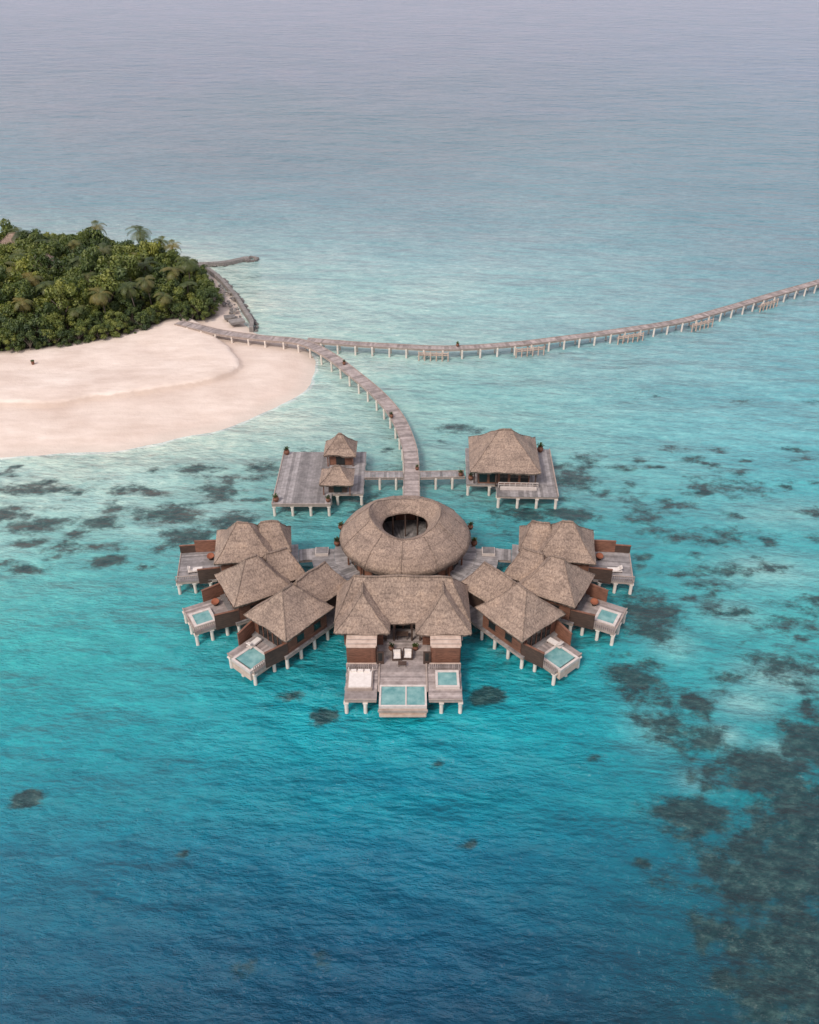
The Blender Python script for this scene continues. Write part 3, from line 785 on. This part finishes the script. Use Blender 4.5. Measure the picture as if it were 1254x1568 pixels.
# ------------------------------------------------------------------ sea
xs=np.concatenate([-np.geomspace(170,15000,26)[::-1],np.arange(-168,-92,4),np.arange(-92,90,1.0),np.arange(90,190,3),np.geomspace(190,15000,26)])
ys=np.concatenate([-np.geomspace(10,3000,12)[::-1],np.arange(0,28,4),np.arange(28,150,1.0),np.arange(150,262,1.8),np.geomspace(262,25000,44)])
P,F=grid(xs,ys)
rows=[ # Y, left, mid, right  (sRGB-coded bottom + water colour, far rows lightened with painted haze)
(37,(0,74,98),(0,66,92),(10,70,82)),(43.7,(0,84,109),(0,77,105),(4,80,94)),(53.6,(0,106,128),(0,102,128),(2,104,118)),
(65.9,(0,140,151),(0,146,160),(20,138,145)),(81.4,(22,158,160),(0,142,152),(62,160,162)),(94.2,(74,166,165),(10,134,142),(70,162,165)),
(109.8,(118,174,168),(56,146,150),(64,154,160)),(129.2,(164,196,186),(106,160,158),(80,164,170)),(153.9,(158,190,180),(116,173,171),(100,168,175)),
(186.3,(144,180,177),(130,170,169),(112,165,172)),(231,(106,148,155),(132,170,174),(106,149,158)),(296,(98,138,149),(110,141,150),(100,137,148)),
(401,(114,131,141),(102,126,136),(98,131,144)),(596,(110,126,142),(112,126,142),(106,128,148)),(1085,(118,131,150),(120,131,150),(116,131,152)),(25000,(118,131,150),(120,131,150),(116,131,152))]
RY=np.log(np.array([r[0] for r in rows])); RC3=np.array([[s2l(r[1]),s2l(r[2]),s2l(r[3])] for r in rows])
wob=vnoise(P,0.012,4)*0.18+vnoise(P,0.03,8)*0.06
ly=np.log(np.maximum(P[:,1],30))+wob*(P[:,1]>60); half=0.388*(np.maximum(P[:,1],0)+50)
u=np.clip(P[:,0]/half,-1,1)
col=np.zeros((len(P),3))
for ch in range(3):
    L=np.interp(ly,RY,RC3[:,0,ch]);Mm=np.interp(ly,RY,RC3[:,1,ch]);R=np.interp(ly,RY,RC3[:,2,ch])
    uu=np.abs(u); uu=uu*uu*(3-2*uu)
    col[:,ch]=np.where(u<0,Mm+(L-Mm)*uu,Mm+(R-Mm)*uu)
sd=sdist(P,shoreS); sd=sd+np.where(np.abs(sd)<12,vnoise(P,0.10,21)*1.0+vnoise(P,0.35,22)*0.3,0)
def toward(col,c,k): return col*(1-k[:,None])+np.array(s2l(c))*k[:,None]
k=np.where(sd>0,0.88,0.88*np.exp(np.minimum(sd,0)/16.0)); col=toward(col,(192,205,190),k)
def blob(x,y,rx,ry,rot=0):
    c,s=math.cos(rot),math.sin(rot); dx=P[:,0]-x;dy=P[:,1]-y
    a=(dx*c+dy*s)/rx;b=(-dx*s+dy*c)/ry
    return np.exp(-(a*a+b*b))
pale=np.zeros(len(P))
for (x,y,rx,ry,w) in ((44,77,5,3,.6),(39,73,4,2.5,.45),(33,83,3,3,.35),(50,98,7,4,.45),(57,112,9,4,.4),(42,89,4,3,.35),(-52,115,14,5,.6),(-70,123,12,4,.7),(-38,108,8,3,.5),(-62,104,9,4,.5),(-30,112,6,4,.45),(-45,122,9,4,.6),(27,69,3,4,.2),(0,205,34,22,.4),(-25,160,16,18,.5),(35,68,2.5,1.8,.45),(30,62,2,1.5,.3),(40,66,2.5,1.5,.4)):
    pale=np.maximum(pale,w*blob(x,y,rx,ry))
col=toward(col,(158,196,190),np.clip(pale,0,1))
reef_and_shade=np.zeros(len(P))
B=[(31,88,5,7,.1,.95),(27,76,4,7,.2,.9),(31,68,6,3.5,-.3,1.05),(38,63,6,4,-.4,1.2),(29,57.5,4.8,3.2,0,1.25),(35,51,8,6,.1,1.3),(36,42,7,8,0,1.3),(31,44,6,5,0,.9),(41,55,8,10,0,1.3),(46,66,7,7,0,1.15),(24,50,2,1.5,0,.7),
 (42,96,6,5,0,.7),(47,106,8,4,0,.8),(36,112,4,7,.2,.8),(53,120,9,4,0,.7),(25,112,5,3,0,1.1),(27,122,4,5,0,.9),(30,130,4,3,0,.7),(45,80,6,4,0,.8),(50,88,7,5,0,.7),
 (8,139,5,2.6,0,1.0),(-2,125.5,5,3,0,.7),(4,110,5,3,0,.7),(-6,115,4,5,0,.8),(17,112,6,3,0,1.1),(-17,130,5,3,0,.65),
 (-66,111,10,2.6,.1,1.3),(-56,109,6,2.2,.2,1.1),(-60,119,9,2.2,0,.95),(-45,119,4,2.2,0,1.0),(-46,109.5,4,1.8,0,1.2),(-35,125.5,4.5,2,0,1.1),(-37,112,7,3,0,1.1),(-42.7,100.5,2.4,1.3,0,1.5),(-50,104,2.5,1.4,0,.9),(-33,106,5,3,0,1.1),(-30,119,5,3,0,.95),(-26,104,4,3,0,1.05),(-56,100,3,1.2,0,.8),(-24,126,4,3,0,.8),(-27,110,5,3,0,1.05),
 (-9.8,70.8,1.7,1.3,0,1.8),(9.0,74.1,2.1,1.6,0,2.0),(-39.6,59.6,1.6,1.3,0,1.8),(5.6,54,.9,.7,0,1.2),(-7.6,42.5,1.3,1.0,0,1.1),(-14.5,41.8,1.3,1.0,0,1.1),(-14,74,2,1.2,0,.8),(3,64,.8,.5,0,.8),(20,65,1.1,.7,0,1.0),(22.5,52,1.3,1,0,.95),(-22,53,.9,.6,0,.7),(-37,99,2,1,0,.9),
 (46,153,7,3,0,.5),(75,150,4,2,0,.6),(62,150,3,2,0,.55)]
rr=random.Random(11)
for i in range(90): B.append((rr.uniform(-85,-24),rr.uniform(98,126),rr.uniform(1.2,4.2),rr.uniform(.7,1.5),rr.uniform(-.2,.25),rr.uniform(.6,1.1)))
for i in range(120): B.append((rr.uniform(23,70),rr.uniform(74,132),rr.uniform(1.2,4),rr.uniform(.7,1.7),rr.uniform(-.45,.1),rr.uniform(.55,1.05)))
for i in range(60):
    y=rr.uniform(36,74); x0=25+ (y-36)*.03; B.append((rr.uniform(x0,x0+24),y,rr.uniform(1,3),rr.uniform(.7,1.8),rr.uniform(-.5,.3),rr.uniform(.8,1.3)))
for i in range(34): B.append((rr.uniform(-24,24),rr.uniform(102,138),rr.uniform(1,3),rr.uniform(.7,1.4),rr.uniform(-.3,.3),rr.uniform(.55,.85)))
for (x,y,rx,ry,rot,w) in B:
    reef_and_shade=np.maximum(reef_and_shade,w*blob(x,y,rx,ry,rot))
for (x,y,rx,ry) in ((-15,86,8,7),(14,86,8,7),(-1,76,7,6),(-22,94,7,5),(21,94,7,5)): reef_and_shade=np.maximum(reef_and_shade,.7*blob(x,y,rx,ry))  # shade beneath the villas, painted as mild dark patches in the reef mask
me=bpy.data.meshes.new('water'); me.from_pydata(np.column_stack([P,np.zeros(len(P))]).tolist(),[],F.tolist())
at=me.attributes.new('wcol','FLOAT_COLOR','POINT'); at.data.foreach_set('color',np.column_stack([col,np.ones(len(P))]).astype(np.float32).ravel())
at=me.attributes.new('reef_and_shade','FLOAT','POINT'); at.data.foreach_set('value',reef_and_shade.astype(np.float32))
at=me.attributes.new('shore','FLOAT','POINT'); at.data.foreach_set('value',sd.astype(np.float32))
me.polygons.foreach_set('use_smooth',[True]*len(me.polygons))
def mat_sea():
    m,nt,b=newmat('lagoon_water'); p=position(nt)
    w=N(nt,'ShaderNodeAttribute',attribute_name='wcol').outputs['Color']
    rf=N(nt,'ShaderNodeAttribute',attribute_name='reef_and_shade').outputs['Fac']
    sh=N(nt,'ShaderNodeAttribute',attribute_name='shore').outputs['Fac']
    rot=(0,0,math.radians(28))
    n_a=noise_tex(nt,mapping(nt,p,(0.7,1.0,1),rot),0.5,8,0.72)
    n_b=noise_tex(nt,mapping(nt,p,(0.6,1.0,1),rot),0.15,3,0.5)
    q=math_n(nt,'ADD',math_n(nt,'MULTIPLY',n_a,0.74),math_n(nt,'MULTIPLY',n_b,0.26))
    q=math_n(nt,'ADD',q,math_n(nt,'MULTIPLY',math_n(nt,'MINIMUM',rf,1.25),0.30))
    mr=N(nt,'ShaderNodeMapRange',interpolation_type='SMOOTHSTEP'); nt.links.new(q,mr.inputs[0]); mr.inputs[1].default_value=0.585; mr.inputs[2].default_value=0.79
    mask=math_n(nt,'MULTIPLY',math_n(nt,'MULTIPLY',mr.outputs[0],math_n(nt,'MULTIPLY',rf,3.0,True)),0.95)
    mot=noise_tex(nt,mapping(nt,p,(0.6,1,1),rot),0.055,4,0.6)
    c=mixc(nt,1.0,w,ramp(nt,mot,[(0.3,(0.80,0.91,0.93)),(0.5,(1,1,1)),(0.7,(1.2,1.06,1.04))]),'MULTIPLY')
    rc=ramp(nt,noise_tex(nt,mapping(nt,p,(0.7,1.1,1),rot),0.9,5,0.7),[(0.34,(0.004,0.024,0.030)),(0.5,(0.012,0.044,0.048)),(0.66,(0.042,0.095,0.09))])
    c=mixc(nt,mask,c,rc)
    r1=noise_tex(nt,mapping(nt,p,(0.6,1.25,1),rot),0.85,5,0.7)
    c=mixc(nt,1.0,c,ramp(nt,r1,[(0.32,(0.76,0.84,0.86)),(0.5,(1,1,1)),(0.64,(1.22,1.13,1.10)),(0.72,(2.0,1.45,1.36))]),'MULTIPLY')  # wave highlights and darker ripple sides painted into the base colour
    # light and dark of short chop, painted into the colour
    r2=noise_tex(nt,mapping(nt,p,(0.55,1.3,1),rot),0.34,4,0.72)
    c=mixc(nt,1.0,c,ramp(nt,r2,[(0.34,(0.80,0.85,0.87)),(0.5,(1,1,1)),(0.66,(1.18,1.13,1.11))]),'MULTIPLY')
    r3=noise_tex(nt,mapping(nt,p,(0.6,1.0,1),rot),0.02,4,0.65)
    c=mixc(nt,1.0,c,ramp(nt,r3,[(0.32,(0.87,0.92,0.93)),(0.68,(1.1,1.06,1.05))]),'MULTIPLY')
    fz=math_n(nt,'ADD',sh,math_n(nt,'MULTIPLY',noise_tex(nt,p,0.35,4),2.4))
    f1=N(nt,'ShaderNodeMapRange'); nt.links.new(math_n(nt,'ABSOLUTE',math_n(nt,'SUBTRACT',fz,0.9)),f1.inputs[0]); f1.inputs[1].default_value=0.0; f1.inputs[2].default_value=0.5; f1.inputs[3].default_value=0.55; f1.inputs[4].default_value=0
    c=mixc(nt,f1.outputs[0],c,(0.75,0.74,0.72))
    nt.links.new(c,b.inputs['Base Color'])
    b.inputs['Roughness'].default_value=0.08; b.inputs['IOR'].default_value=1.33
    h1=noise_tex(nt,mapping(nt,p,(0.50,1.1,1),rot),0.8,5,0.68)
    h2=noise_tex(nt,mapping(nt,p,(0.45,1.1,1),(0,0,math.radians(22))),0.30,3,0.6)
    h3=noise_tex(nt,mapping(nt,p,(0.45,1.0,1),(0,0,math.radians(36))),0.11,2,0.5)
    h=math_n(nt,'ADD',math_n(nt,'ADD',math_n(nt,'MULTIPLY',h1,0.75),math_n(nt,'MULTIPLY',h2,1.8)),math_n(nt,'MULTIPLY',h3,4.5))
    bump(nt,b,h,1.0,1.0)
    return m
me.materials.append(mat_sea()); o=bpy.data.objects.new('water',me); scene.collection.objects.link(o)

# ------------------------------------------------------------------ light, sky, camera
w=bpy.data.worlds.new('World'); scene.world=w; w.use_nodes=True; nt=w.node_tree
bg=nt.nodes['Background']; sky=nt.nodes.new('ShaderNodeTexSky'); sky.sky_type='NISHITA'; sky.sun_disc=False
EL,AZ=math.radians(48),math.radians(215)   # azimuth clockwise from +Y
sky.sun_elevation=EL; sky.sun_rotation=AZ; sky.dust_density=3.0; sky.air_density=1.0
mx=nt.nodes.new('ShaderNodeMix'); mx.data_type='RGBA'; mx.inputs[0].default_value=0.65
nt.links.new(sky.outputs[0],mx.inputs[6]); mx.inputs[7].default_value=(6.5,6.1,6.8,1)
nt.links.new(mx.outputs[2],bg.inputs[0]); bg.inputs[1].default_value=0.148
sun=bpy.data.lights.new('sun','SUN'); sun.energy=2.5; sun.angle=math.radians(14); sun.color=(1.0,0.92,0.83)
so=bpy.data.objects.new('sun',sun); scene.collection.objects.link(so)
sv=Vector((math.sin(AZ)*math.cos(EL),math.cos(AZ)*math.cos(EL),math.sin(EL)))
so.rotation_euler=sv.to_track_quat('Z','Y').to_euler(); so.location=(0,0,120)
cam=bpy.data.cameras.new('camera'); co=bpy.data.objects.new('camera',cam); scene.collection.objects.link(co)
co.location=(0,0,76); co.rotation_euler=(math.radians(56),0,0)
cam.sensor_fit='VERTICAL'; cam.sensor_height=24; cam.lens=12/math.tan(math.radians(30)); cam.clip_end=40000
scene.camera=co
